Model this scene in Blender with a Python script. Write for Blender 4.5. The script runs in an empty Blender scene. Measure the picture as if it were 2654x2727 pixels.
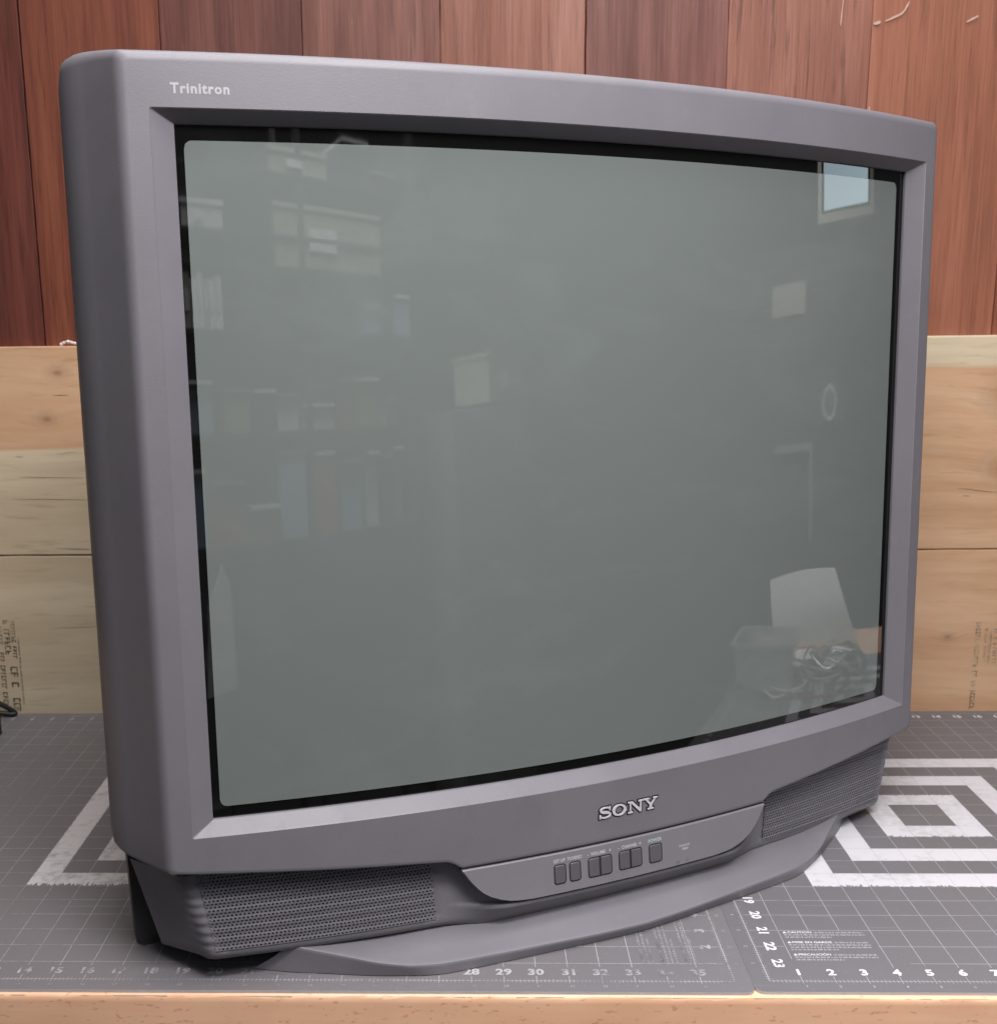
import bpy, bmesh, math, random
from mathutils import Vector, Matrix
import numpy as np
random.seed(7)
IN = 0.0254
SC = bpy.context.scene
COL = SC.collection

# ------------------------------------------------------------------ camera
CX, CY, CZ = -1.0727, -32.8382, 20.3573          # inches, bench top (mat face) is z = 0
YAW, PITCH, ROLL, FPX = -0.0309, 0.2228, 0.0129, 3171.61
PPX, PPY, PW, PH = -180.386, 155.627, 2654., 2727.
def cam_axes():
    cy, sy = math.cos(YAW), math.sin(YAW); cp, sp = math.cos(PITCH), math.sin(PITCH)
    f = Vector((sy*cp, cy*cp, -sp)); r = Vector((cy, -sy, 0)); d = f.cross(r)
    r2 = r*math.cos(ROLL) + d*math.sin(ROLL); d2 = d*math.cos(ROLL) - r*math.sin(ROLL)
    return r2, d2, f
r2, d2_, f_ = cam_axes()
cam = bpy.data.cameras.new('camera'); camo = bpy.data.objects.new('camera', cam); COL.objects.link(camo)
Mc = Matrix.Identity(4)
for i in range(3):
    Mc[i][0] = r2[i]; Mc[i][1] = -d2_[i]; Mc[i][2] = -f_[i]
Mc.translation = Vector((CX, CY, CZ))*IN
camo.matrix_world = Mc
cam.sensor_fit = 'HORIZONTAL'; cam.sensor_width = 36.0; cam.lens = 36.0*FPX/PW
cam.shift_x = -PPX/PW; cam.shift_y = PPY/PW
cam.clip_start = 0.02; cam.clip_end = 100
cam.dof.use_dof = True; cam.dof.focus_distance = 37.5*IN; cam.dof.aperture_fstop = 15
SC.camera = camo

# ------------------------------------------------------------------ world and lamps
w = bpy.data.worlds.new('World'); SC.world = w; w.use_nodes = True
bg = w.node_tree.nodes['Background']; bg.inputs[0].default_value = (0.95, 0.95, 1.0, 1); bg.inputs[1].default_value = 0.045
def area(name, loc, target, sx, sy, power, col, spread=180):
    l = bpy.data.lights.new(name, 'AREA'); l.shape = 'RECTANGLE'; l.size = sx*IN; l.size_y = sy*IN
    l.energy = power; l.color = col; l.spread = math.radians(spread)
    o = bpy.data.objects.new(name, l); COL.objects.link(o)
    o.location = Vector(loc)*IN
    o.rotation_euler = (Vector(target)-Vector(loc)).to_track_quat('-Z', 'Y').to_euler()
    return o
area('ceiling_lamp', (8, -22, 50), (6, -3, 10), 28, 8, 18, (1.0, 0.97, 0.975))
area('ceiling_lamp', (0, -4, 76), (0, 0, 0), 60, 32, 27, (1.0, 0.97, 0.97))
area('bench_fill_light', (61, 3, 46), (56, 4, 0), 16, 12, 3, (1.0, 0.98, 0.97), 56)  # added fill that brightens the mirrored papers, no known lamp there
area('ceiling_lamp', (52, -74, 86), (50, -80, 0), 70, 40, 120, (0.98, 0.985, 1.0), 100)  # added to light the mirrored shelves; no such lamp is seen
area('ceiling_lamp', (29.5, -133, 81), (10, -10, 10), 7, 36, 6, (0.95, 0.98, 1.0))
area('cabinet_fill_light', (90, -2, 62), (112, -2, 14), 24, 10, 15, (0.97, 0.98, 1.0), 100)  # added light for the mirrored clock and notice, no real source
area('window_lamp', (112, 12.2, 40.5), (10, 10, 22), 12.6, 8.8, 0.95, (0.70, 0.90, 1.0))
SC.view_settings.view_transform = 'Standard'; SC.view_settings.look = 'None'
SC.view_settings.gamma = 1; SC.view_settings.exposure = 0.0; SC.view_settings.use_curve_mapping = False
SC.cycles.use_denoising = True
SC.cycles.max_bounces = 8

# ------------------------------------------------------------------ helpers
def tag(o, label=None, cat=None, group=None, kind=None):
    if label: o['label'] = label
    if cat: o['category'] = cat
    if group: o['group'] = group
    if kind: o['kind'] = kind
    return o
def empty(name, loc, rz=0.0):
    o = bpy.data.objects.new(name, None); COL.objects.link(o)
    o.empty_display_size = 0.05
    o.matrix_world = Matrix.Translation(Vector(loc)*IN) @ Matrix.Rotation(rz, 4, 'Z')
    o['_m'] = 0; del o['_m']
    return o
MATS = {}
WM = {}
def build(name, V, Fc, mat, parent=None, smooth=None, origin=None, mat_index=None, mats=None):
    """V in world inches; the mesh is stored in its parent's (or its own origin's) frame"""
    me = bpy.data.meshes.new(name)
    Mp = WM.get(parent.name, parent.matrix_basis.copy()) if parent else Matrix.Identity(4)
    if parent is None:
        a = np.array([tuple(v) for v in V], float)
        c = ((a[:, 0].min()+a[:, 0].max())/2, (a[:, 1].min()+a[:, 1].max())/2, a[:, 2].min()) if origin is None else origin
        Mp = Matrix.Translation(Vector(c)*IN)
    Mi = Mp.inverted()
    A = np.array([tuple(v) for v in V], float)*IN
    Mn = np.array(Mi)
    A = A @ Mn[:3, :3].T + Mn[:3, 3]
    me.from_pydata(A.tolist(), [], [tuple(int(i) for i in f) for f in Fc])
    me.update()
    o = bpy.data.objects.new(name, me); COL.objects.link(o)
    if parent:
        o.parent = parent; WM[o.name] = Mp
    else:
        o.matrix_world = Mp; WM[o.name] = Mp
    for m in (mats or [mat]):
        me.materials.append(m)
    if mat_index is not None:
        me.polygons.foreach_set('material_index', mat_index)
    if smooth is not None:
        me.polygons.foreach_set('use_smooth', [True]*len(me.polygons))
        me.set_sharp_from_angle(angle=math.radians(smooth))
    return o
def sharp_edges(o, test):
    me = o.data
    at = me.attributes.get('sharp_edge') or me.attributes.new('sharp_edge', 'BOOLEAN', 'EDGE')
    v = [False]*len(me.edges); at.data.foreach_get('value', v)
    for e in me.edges:
        if test(e.vertices[0], e.vertices[1]): v[e.index] = True
    at.data.foreach_set('value', v)
class MB:
    def __init__(s): s.V = []; s.F = []
    def add(s, V, F):
        n = len(s.V); s.V += [tuple(v) for v in V]; s.F += [tuple(i+n for i in f) for f in F]
    def quad(s, a, b, c, d): s.add((a, b, c, d), ((0, 1, 2, 3),))
    def box(s, x0, x1, y0, y1, z0, z1):
        s.add([(x0, y0, z0), (x1, y0, z0), (x1, y1, z0), (x0, y1, z0), (x0, y0, z1), (x1, y0, z1), (x1, y1, z1), (x0, y1, z1)],
              [(0, 3, 2, 1), (4, 5, 6, 7), (0, 1, 5, 4), (1, 2, 6, 5), (2, 3, 7, 6), (3, 0, 4, 7)])
    def grid(s, rows, close=False, flip=False):
        n = len(rows[0]); V = [p for r in rows for p in r]; F = []
        for i in range(len(rows)-1):
            for j in range(n if close else n-1):
                k = (j+1) % n; q = (i*n+j, i*n+k, (i+1)*n+k, (i+1)*n+j)
                F.append(q[::-1] if flip else q)
        s.add(V, F)
    def tube(s, pts, r, n=8, cap=True):
        rings = []
        for i, p in enumerate(pts):
            p = Vector(p); a = Vector(pts[max(i-1, 0)]); b = Vector(pts[min(i+1, len(pts)-1)])
            t = (b-a).normalized(); up = Vector((0, 0, 1)) if abs(t.z) < .9 else Vector((1, 0, 0))
            x = t.cross(up).normalized(); y = x.cross(t); rr = r[i] if isinstance(r, (list, tuple)) else r
            rings.append([tuple(p+rr*(math.cos(6.28318*k/n)*x+math.sin(6.28318*k/n)*y)) for k in range(n)])
        s.grid(rings, close=True)
        if cap:
            s.add(rings[0], [tuple(range(n))]); s.add(rings[-1], [tuple(range(n))[::-1]])
    def build(s, name, mat, parent=None, **k): return build(name, s.V, s.F, mat, parent, **k)

def smoothstep(a, b, x):
    t = min(1, max(0, (x-a)/(b-a))); return t*t*(3-2*t)
def interp(x, P):
    if x <= P[0][0]: return P[0][1]
    for (a, b), (c, d) in zip(P, P[1:]):
        if x <= c: return b+(d-b)*(x-a)/(c-a)
    return P[-1][1]
def catmull(P, n):
    out = []
    for i in range(len(P)-1):
        p0, p1, p2, p3 = [Vector(P[max(0, min(len(P)-1, j))]) for j in (i-1, i, i+1, i+2)]
        for k in range(n):
            t = k/n; out.append(0.5*((2*p1)+(p2-p0)*t+(2*p0-5*p1+4*p2-p3)*t*t+(3*p1-p0-3*p2+p3)*t**3))
    out.append(Vector(P[-1])); return out

_txt = {}
def text2d(s, bold=0.0, space=1.0):
    """outline of a string in the built-in font, as 2D verts and faces, unit cap height"""
    key = (s, bold, space)
    if key in _txt: return _txt[key]
    c = bpy.data.curves.new('t', 'FONT'); c.body = s; c.size = 1.0; c.offset = bold; c.resolution_u = 2
    c.align_x = 'LEFT'; c.space_character = space
    o = bpy.data.objects.new('t', c); COL.objects.link(o)
    dg = bpy.context.evaluated_depsgraph_get()
    me = bpy.data.meshes.new_from_object(o.evaluated_get(dg))
    V = [(v.co.x, v.co.y) for v in me.vertices]; F = [tuple(p.vertices) for p in me.polygons]
    bpy.data.objects.remove(o); bpy.data.curves.remove(c); bpy.data.meshes.remove(me)
    x0 = min(v[0] for v in V); x1 = max(v[0] for v in V)
    V = [((v[0]-x0), v[1]) for v in V]
    _txt[key] = (V, F, x1-x0); return _txt[key]
CAP = 0.73
def put_text(mb, s, fn, width=None, height=.3, bold=0.0, align='c', sx=1.0, space=1.0):
    """fn maps text-plane (x right, y up, inches, origin at baseline) to world inches"""
    V, F, wd = text2d(s, bold, space)
    k = height/CAP
    kx = (width/wd) if width else k*sx
    off = {'c': -wd*kx/2, 'l': 0, 'r': -wd*kx}[align]
    mb.add([fn(x*kx+off, y*k) for x, y in V], F)

# ------------------------------------------------------------------ materials
def new_mat(name):
    m = bpy.data.materials.new(name); m.use_nodes = True
    nt = m.node_tree; b = nt.nodes['Principled BSDF']
    return m, nt, b
def N(nt, t, **k):
    n = nt.nodes.new(t)
    for a, v in k.items():
        if a.startswith('i_'):
            n.inputs[a[2:].replace('_', ' ')].default_value = v
        elif a.startswith('n_'):
            n.inputs[int(a[2:])].default_value = v
        else: setattr(n, a, v)
    return n
def coord(nt, scale=(1, 1, 1), loc=(0, 0, 0), rot=(0, 0, 0), src='Object'):
    tc = N(nt, 'ShaderNodeTexCoord'); mp = N(nt, 'ShaderNodeMapping')
    mp.inputs['Scale'].default_value = scale; mp.inputs['Location'].default_value = loc; mp.inputs['Rotation'].default_value = rot
    nt.links.new(tc.outputs[src], mp.inputs['Vector']); return mp.outputs[0]
def world_coord(nt, scale=(1, 1, 1), loc=(0, 0, 0)):
    g = N(nt, 'ShaderNodeNewGeometry'); mp = N(nt, 'ShaderNodeMapping')
    mp.inputs['Scale'].default_value = scale; mp.inputs['Location'].default_value = loc
    nt.links.new(g.outputs['Position'], mp.inputs['Vector']); return mp.outputs[0]
def ramp(nt, fac, stops, interp='LINEAR'):
    r = N(nt, 'ShaderNodeValToRGB'); r.color_ramp.interpolation = interp
    e = r.color_ramp.elements
    while len(e) < len(stops): e.new(0.5)
    for el, (p, c) in zip(e, stops):
        el.position = p; el.color = (c[0], c[1], c[2], 1) if hasattr(c, '__len__') else (c, c, c, 1)
    nt.links.new(fac, r.inputs[0]); return r.outputs[0]
def mixc(nt, fac, a, b, mode='MIX'):
    m = N(nt, 'ShaderNodeMix', data_type='RGBA', blend_type=mode)
    for i, v in ((0, fac), (6, a), (7, b)):
        if isinstance(v, bpy.types.NodeSocket): nt.links.new(v, m.inputs[i])
        elif i == 0: m.inputs[0].default_value = v
        else: m.inputs[i].default_value = (*v, 1)
    return m.outputs[2]
def math_(nt, op, a, b=None, c=None, clamp=False):
    m = N(nt, 'ShaderNodeMath', operation=op, use_clamp=clamp)
    for i, v in enumerate((a, b, c)):
        if v is None: continue
        if isinstance(v, bpy.types.NodeSocket): nt.links.new(v, m.inputs[i])
        else: m.inputs[i].default_value = v
    return m.outputs[0]
def noise(nt, vec, scale, detail=4, rough=.55, dist=0.0):
    n = N(nt, 'ShaderNodeTexNoise'); n.inputs['Scale'].default_value = scale; n.inputs['Detail'].default_value = detail
    n.inputs['Roughness'].default_value = rough; n.inputs['Distortion'].default_value = dist
    nt.links.new(vec, n.inputs['Vector']); return n.outputs['Fac']
def bump(nt, b, h, strength, dist=0.001):
    n = N(nt, 'ShaderNodeBump'); n.inputs['Strength'].default_value = strength; n.inputs['Distance'].default_value = dist
    nt.links.new(h, n.inputs['Height']); nt.links.new(n.outputs[0], b.inputs['Normal'])

def plastic(name, col, rough=.42, grain=.25, spec=.5):
    m, nt, b = new_mat(name)
    v = world_coord(nt)
    n1 = noise(nt, v, 14, 3); n2 = noise(nt, v, 900, 2)
    c = mixc(nt, n1, tuple(x*.93 for x in col), tuple(min(1, x*1.07) for x in col))
    # thin dust and rub marks
    d = ramp(nt, noise(nt, v, 60, 6, .7), [(.58, 0), (.8, 1)])
    c = mixc(nt, math_(nt, 'MULTIPLY', d, .16), c, tuple(min(1, x*1.5+.03) for x in col))
    vo = N(nt, 'ShaderNodeTexVoronoi'); vo.inputs['Scale'].default_value = 16; nt.links.new(v, vo.inputs['Vector'])
    c = mixc(nt, ramp(nt, vo.outputs['Distance'], [(.012, 1), (.020, 0)]), c, (.55, .53, .54))
    sm = ramp(nt, noise(nt, world_coord(nt, (1, 1, .5), (2, 1, 0)), 22, 5, .65), [(.56, 0), (.72, 1)])
    c = mixc(nt, math_(nt, 'MULTIPLY', sm, .13), c, tuple(x*.55 for x in col))
    nt.links.new(c, b.inputs['Base Color'])
    nt.links.new(math_(nt, 'ADD', ramp(nt, n1, [(.3, rough-.05), (.7, rough+.07)]), math_(nt, 'MULTIPLY', sm, .08)), b.inputs['Roughness'])
    b.inputs['Specular IOR Level'].default_value = spec
    bump(nt, b, n2, grain, .0004)
    return m
M_CASE = plastic('grey_cabinet_plastic', (.177, .168, .188), .47)
M_PANEL = plastic('grey_panel_plastic', (.197, .188, .206), .47)
M_BACK = plastic('dark_back_plastic', (.042, .038, .041), .5)
M_BTN = plastic('button_plastic', (.105, .098, .108), .40)
M_GAP = plastic('black_gap', (.012, .011, .012), .6)
def glass_face(name, col, rough):
    m, nt, b = new_mat(name)
    v = world_coord(nt)
    n1 = noise(nt, v, 5, 2)
    sw = noise(nt, world_coord(nt, (1, 1, 2.2), (1, 0, 0)), 9, 5, .65, .8)
    nt.links.new(mixc(nt, math_(nt, 'MULTIPLY', ramp(nt, sw, [(.5, 0), (.75, 1)]), .5), mixc(nt, n1, tuple(c*.97 for c in col), tuple(c*1.03 for c in col)), tuple(min(1, c*1.13+.004) for c in col)), b.inputs['Base Color'])
    b.inputs['Roughness'].default_value = .5; b.inputs['Specular IOR Level'].default_value = 0.0
    wp = noise(nt, world_coord(nt, (1, 1, 2.2), (1, 0, 0)), 9, 5, .65, .8)
    nt.links.new(ramp(nt, wp, [(.45, rough), (.75, rough+.05)]), b.inputs['Coat Roughness'])
    b.inputs['Coat Weight'].default_value = 1.0; b.inputs['Coat IOR'].default_value = 1.55
    return m
M_SCREEN = glass_face('phosphor_glass', (.160, .181, .173), .012)
M_TUBE = glass_face('black_tube_glass', (.004, .004, .004), .012)
def flat(name, col, rough=.5, metallic=0):
    m, nt, b = new_mat(name); b.inputs['Base Color'].default_value = (*col, 1); b.inputs['Roughness'].default_value = rough; b.inputs['Metallic'].default_value = metallic
    v = world_coord(nt); n = noise(nt, v, 120, 3)
    nt.links.new(mixc(nt, n, tuple(c*.9 for c in col), tuple(min(1, c*1.1) for c in col)), b.inputs['Base Color'])
    return m
M_LETTER = flat('silver_letter', (.60, .58, .61), .4)
M_WHITEINK = flat('white_ink', (.40, .39, .42), .5)
M_PALEINK = flat('pale_ink', (.56, .54, .57), .5)
M_GREENINK = flat('greenish_ink', (.46, .56, .54), .5)
M_BLACKRUB = flat('black_rubber', (.012, .011, .012), .5)

def print_mat(name, base, ink, wear, scale=220, seed=0):
    m, nt, b = new_mat(name)
    v = world_coord(nt, loc=(seed, seed*.7, 0))
    n = math_(nt, 'ADD', math_(nt, 'MULTIPLY', noise(nt, v, scale, 5, .7), .5), math_(nt, 'MULTIPLY', noise(nt, v, scale*.08, 3), .5))
    f = ramp(nt, n, [(max(0, wear-.06), 0), (min(1, wear+.09), 1)])
    nt.links.new(mixc(nt, f, base, ink), b.inputs['Base Color'])
    b.inputs['Roughness'].default_value = .5
    return m
MATCOL = (.150, .146, .157)
M_INK_R = print_mat('mat_ink', MATCOL, (.46, .45, .475), .36, 200, 1)
M_INK_L = print_mat('worn_mat_ink', (.162, .155, .166), (.47, .46, .475), .44, 160, 5)
M_INK_N = print_mat('number_ink', MATCOL, (.74, .73, .76), .34, 260, 9)
M_INK_NL = print_mat('worn_number_ink', (.162, .155, .166), (.44, .43, .445), .46, 150, 3)
M_WHITE_R = print_mat('white_square_ink', (.46, .45, .47), (.62, .61, .645), .40, 120, 2)
M_WHITE_L = print_mat('worn_square_ink', (.24, .23, .235), (.62, .60, .61), .40, 90, 8)
M_SMALL = print_mat('fine_print_ink', MATCOL, (.42, .415, .44), .36, 420, 4)
M_SMALL_L = print_mat('worn_fine_print_ink', (.162, .155, .166), (.34, .33, .345), .46, 300, 6)
def mat_surface(name, col, seed):
    m, nt, b = new_mat(name)
    v = world_coord(nt, loc=(seed, seed, 0))
    big = noise(nt, v, 3.2, 4, .6); fine = noise(nt, v, 700, 2)
    c = mixc(nt, big, tuple(x*.86 for x in col), tuple(x*1.16 for x in col))
    warm = ramp(nt, noise(nt, v, 1.7, 3), [(.45, 0), (.7, 1)])
    c = mixc(nt, math_(nt, 'MULTIPLY', warm, .5), c, (col[0]*1.06, col[1]*.98, col[2]*.93))
    # scattered dots of the mat's self-healing texture and cut scratches
    vo = N(nt, 'ShaderNodeTexVoronoi'); vo.inputs['Scale'].default_value = 160; nt.links.new(v, vo.inputs['Vector'])
    dots = ramp(nt, vo.outputs['Distance'], [(.10, 1), (.2, 0)])
    c = mixc(nt, math_(nt, 'MULTIPLY', dots, .16), c, tuple(x*1.9 for x in col))
    sv = world_coord(nt, (1, 1, 1), (seed*2, 0, 0))
    w1 = N(nt, 'ShaderNodeTexNoise'); w1.inputs['Scale'].default_value = 1.0; w1.inputs['Detail'].default_value = 2
    mp = N(nt, 'ShaderNodeMapping'); mp.inputs['Rotation'].default_value = (0, 0, .55); mp.inputs['Scale'].default_value = (6, 190, 1); nt.links.new(sv, mp.inputs[0]); nt.links.new(mp.outputs[0], w1.inputs['Vector'])
    sc = ramp(nt, w1.outputs['Fac'], [(.70, 0), (.74, 1)])
    c = mixc(nt, math_(nt, 'MULTIPLY', sc, .22), c, (.38, .37, .38))
    nt.links.new(c, b.inputs['Base Color'])
    nt.links.new(ramp(nt, big, [(.3, .42), (.7, .58)]), b.inputs['Roughness'])
    bump(nt, b, fine, .2, .0003)
    return m
M_MAT_R = mat_surface('cutting_mat', MATCOL, 0.0)
M_MAT_L = mat_surface('worn_cutting_mat', (.162, .154, .165), 3.3)

def redwood(name, dark, mid, light, seed, streak=.5):
    m, nt, b = new_mat(name)
    v = world_coord(nt, (1, 1, .055), (seed*1.7, seed, seed*.3))
    g1 = noise(nt, v, 34, 6, .62, .6); g2 = noise(nt, v, 150, 4, .6); blot = noise(nt, world_coord(nt, (1, 1, .3), (seed, 0, 0)), 7, 3)
    f = math_(nt, 'ADD', math_(nt, 'MULTIPLY', g1, .65), math_(nt, 'MULTIPLY', blot, .35))
    dark, mid, light = [(c_[0]*.84, c_[1]*.71, c_[2]*.67) for c_ in (dark, mid, light)]
    c = ramp(nt, f, [(.33, dark), (.5, mid), (.66, light)])
    st = ramp(nt, g2, [(.34, 1), (.45, 0)])
    c = mixc(nt, math_(nt, 'MULTIPLY', st, streak), c, tuple(x*.60 for x in dark))
    g3 = noise(nt, world_coord(nt, (1, 1, .02), (seed*.7, 0, seed)), 420, 3, .6)
    c = mixc(nt, math_(nt, 'MULTIPLY', ramp(nt, g3, [(.36, 1), (.5, 0)]), .28), c, tuple(x*.7 for x in dark))
    c = mixc(nt, math_(nt, 'MULTIPLY', ramp(nt, g3, [(.56, 0), (.68, 1)]), .20), c, tuple(min(1, x*1.35) for x in light))
    fl = ramp(nt, noise(nt, world_coord(nt, (1, 1, .25), (seed*3, 0, 0)), 95, 3, .6), [(.74, 0), (.80, 1)])
    c = mixc(nt, math_(nt, 'MULTIPLY', fl, .30), c, (.5, .36, .29))
    nt.links.new(c, b.inputs['Base Color'])
    nt.links.new(ramp(nt, g1, [(.3, .62), (.7, .45)]), b.inputs['Roughness'])
    b.inputs['Specular IOR Level'].default_value = .35
    bump(nt, b, math_(nt, 'ADD', g1, math_(nt, 'MULTIPLY', g2, .5)), .35, .001)
    return m

def knot_mask(nt, pos, cx, cz, rx, rz):
    """1 at a knot centre falling to 0 (world metres)"""
    s = N(nt, 'ShaderNodeMapping'); s.inputs['Location'].default_value = (-cx*IN/(rx*IN), 0, -cz*IN/(rz*IN)); s.inputs['Scale'].default_value = (1/(rx*IN), 0, 1/(rz*IN))
    nt.links.new(pos, s.inputs[0])
    l = N(nt, 'ShaderNodeVectorMath', operation='LENGTH'); nt.links.new(s.outputs[0], l.inputs[0])
    return l.outputs['Value']
def pine(name, seed, bandL, bandR, knots, flipR=False):
    m, nt, b = new_mat(name)
    pos = world_coord(nt)
    wob = N(nt, 'ShaderNodeTexNoise'); wob.inputs['Scale'].default_value = 3.0; wob.inputs['Detail'].default_value = 3
    mpw = N(nt, 'ShaderNodeMapping'); mpw.inputs['Scale'].default_value = (1, 1, 2.5); mpw.inputs['Location'].default_value = (seed, 0, 0); nt.links.new(pos, mpw.inputs[0]); nt.links.new(mpw.outputs[0], wob.inputs['Vector'])
    sx = N(nt, 'ShaderNodeSeparateXYZ'); nt.links.new(pos, sx.inputs[0])
    wz = math_(nt, 'ADD', sx.outputs[2], math_(nt, 'MULTIPLY', math_(nt, 'SUBTRACT', wob.outputs['Fac'], .5), .035))
    # bend the grain round every knot
    lens = []
    for (kx, kz, rx, rz) in knots:
        l = knot_mask(nt, pos, kx, kz, rx, rz); lens.append(l)
        wz = math_(nt, 'ADD', wz, math_(nt, 'MULTIPLY', math_(nt, 'DIVIDE', .012, math_(nt, 'ADD', 1, math_(nt, 'MULTIPLY', l, l))), 1))
    cmb = N(nt, 'ShaderNodeCombineXYZ'); nt.links.new(math_(nt, 'MULTIPLY', sx.outputs[0], .10), cmb.inputs[0]); nt.links.new(wz, cmb.inputs[2]); cmb.inputs[1].default_value = seed
    g1 = noise(nt, cmb.outputs[0], 26, 5, .6, .3); g2 = noise(nt, cmb.outputs[0], 130, 4, .62)
    pale = ramp(nt, g1, [(.3, (.58, .475, .325)), (.5, (.66, .55, .385)), (.7, (.74, .63, .46))])
    orange = ramp(nt, g1, [(.3, (.50, .285, .16)), (.5, (.60, .37, .22)), (.72, (.69, .46, .295))])
    side = math_(nt, 'GREATER_THAN', sx.outputs[0], 0.0)
    def band(z, up):
        d = math_(nt, 'SUBTRACT', wz, z*IN)
        return ramp(nt, math_(nt, 'ADD', math_(nt, 'MULTIPLY', d, 60 if up else -60), .5), [(.35, 0), (.65, 1)])
    fL = band(bandL, True) if bandL is not None else None
    fR = band(bandR, False) if bandR is not None else None
    lf = mixc(nt, fL, pale, orange) if fL is not None else pale
    rf = mixc(nt, fR, pale, orange) if fR is not None else orange
    c = mixc(nt, side, lf, rf)
    st = ramp(nt, g2, [(.30, 1), (.44, 0)])
    c = mixc(nt, math_(nt, 'MULTIPLY', st, .28), c, (.22, .135, .08))
    hi = ramp(nt, noise(nt, cmb.outputs[0], 60, 3), [(.62, 0), (.74, 1)])
    c = mixc(nt, math_(nt, 'MULTIPLY', hi, .32), c, (.60, .47, .34))
    for l in lens:
        halo = ramp(nt, l, [(.25, 1), (2.4, 0)] if False else [(.12, 1), (.9, 0)])
        c = mixc(nt, math_(nt, 'MULTIPLY', halo, .38), c, (.27, .14, .075))
        ring = ramp(nt, math_(nt, 'ABSOLUTE', math_(nt, 'SUBTRACT', l, .62)), [(.0, 1), (.16, 0)])
        c = mixc(nt, math_(nt, 'MULTIPLY', ring, .4), c, (.55, .38, .25))
        core = ramp(nt, l, [(.05, 1), (.3, 0)])
        c = mixc(nt, math_(nt, 'MULTIPLY', core, .5), c, (.22, .12, .065))
    nt.links.new(c, b.inputs['Base Color'])
    b.inputs['Roughness'].default_value = .58; b.inputs['Specular IOR Level'].default_value = .3
    bump(nt, b, math_(nt, 'ADD', g1, g2), .22, .0008)
    return m
def beech(name):
    m, nt, b = new_mat(name)
    v = world_coord(nt, (.12, 1, 1)); g = noise(nt, v, 40, 5, .6, .3)
    c = ramp(nt, g, [(.3, (.80, .45, .275)), (.55, (.87, .52, .33)), (.75, (.90, .58, .39))])
    fv = world_coord(nt, (.45, 1, 1), (3, 0, 0)); fl = ramp(nt, noise(nt, fv, 300, 2, .5), [(.63, 0), (.70, 1)])
    c = mixc(nt, math_(nt, 'MULTIPLY', fl, .42), c, (.36, .18, .10))
    nt.links.new(c, b.inputs['Base Color']); b.inputs['Roughness'].default_value = .42
    bump(nt, b, g, .15, .0006)
    return m
M_BEECH = beech('speckled_beech')
M_STAMP = print_mat('stamp_ink', (.55, .44, .29), (.09, .075, .06), .48, 130, 2)

# ------------------------------------------------------------------ setting: wall boards
YW, YR = 24.375, 25.1
seams = [-27.6, -21.07, -14.71, -8.29, -2.11, 4.37, 10.66, 16.99, 23.4, 29.8]
kx = (YR-CY)/(YW-CY)
wall = empty('wall', (0, YR+.8, 17)); tag(wall, kind='structure')
cols = [  # dark, mid, light; own tones plus the brighter light at the right
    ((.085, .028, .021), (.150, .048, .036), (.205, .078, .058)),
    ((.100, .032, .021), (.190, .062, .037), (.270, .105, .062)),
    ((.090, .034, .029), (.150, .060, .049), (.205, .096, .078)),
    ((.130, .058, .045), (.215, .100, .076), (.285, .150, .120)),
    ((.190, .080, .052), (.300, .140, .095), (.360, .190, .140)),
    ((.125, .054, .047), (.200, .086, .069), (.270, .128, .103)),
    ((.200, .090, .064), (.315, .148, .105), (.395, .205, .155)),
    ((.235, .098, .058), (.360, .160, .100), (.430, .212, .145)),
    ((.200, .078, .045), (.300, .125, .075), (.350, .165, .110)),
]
for i in range(len(seams)-1):
    gaps = [.01, .035, .014, .01, .008, .018, .01, .008, .008, .01]; x0 = CX+(seams[i]-CX)*kx+gaps[i]; x1 = CX+(seams[i+1]-CX)*kx-gaps[i+1]
    rnd = random.Random(i*5+3); dy = rnd.uniform(-.05, .05); z0, z1 = 16.0, 46.0
    nz = 40; prof = []
    for k in range(nz+1):
        z = z0+(z1-z0)*k/nz; jl = rnd.uniform(-.012, .012); jr = rnd.uniform(-.012, .012)
        y = YR+dy
        prof.append([(x0+jl, y+.7, z), (x0+jl, y+.025, z), (x0+.03+jl, y, z), (x1-.03+jr, y, z), (x1+jr, y+.025, z), (x1+jr, y+.7, z)])
    mb = MB(); mb.grid(prof)
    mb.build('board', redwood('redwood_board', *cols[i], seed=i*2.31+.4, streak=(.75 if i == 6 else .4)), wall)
mb = MB(); mb.box(-30, 32, YR+.72, YR+1.2, 16, 46); mb.build('wall_sheathing', flat('dark_joint', (.075, .034, .026), .8), wall)
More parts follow.
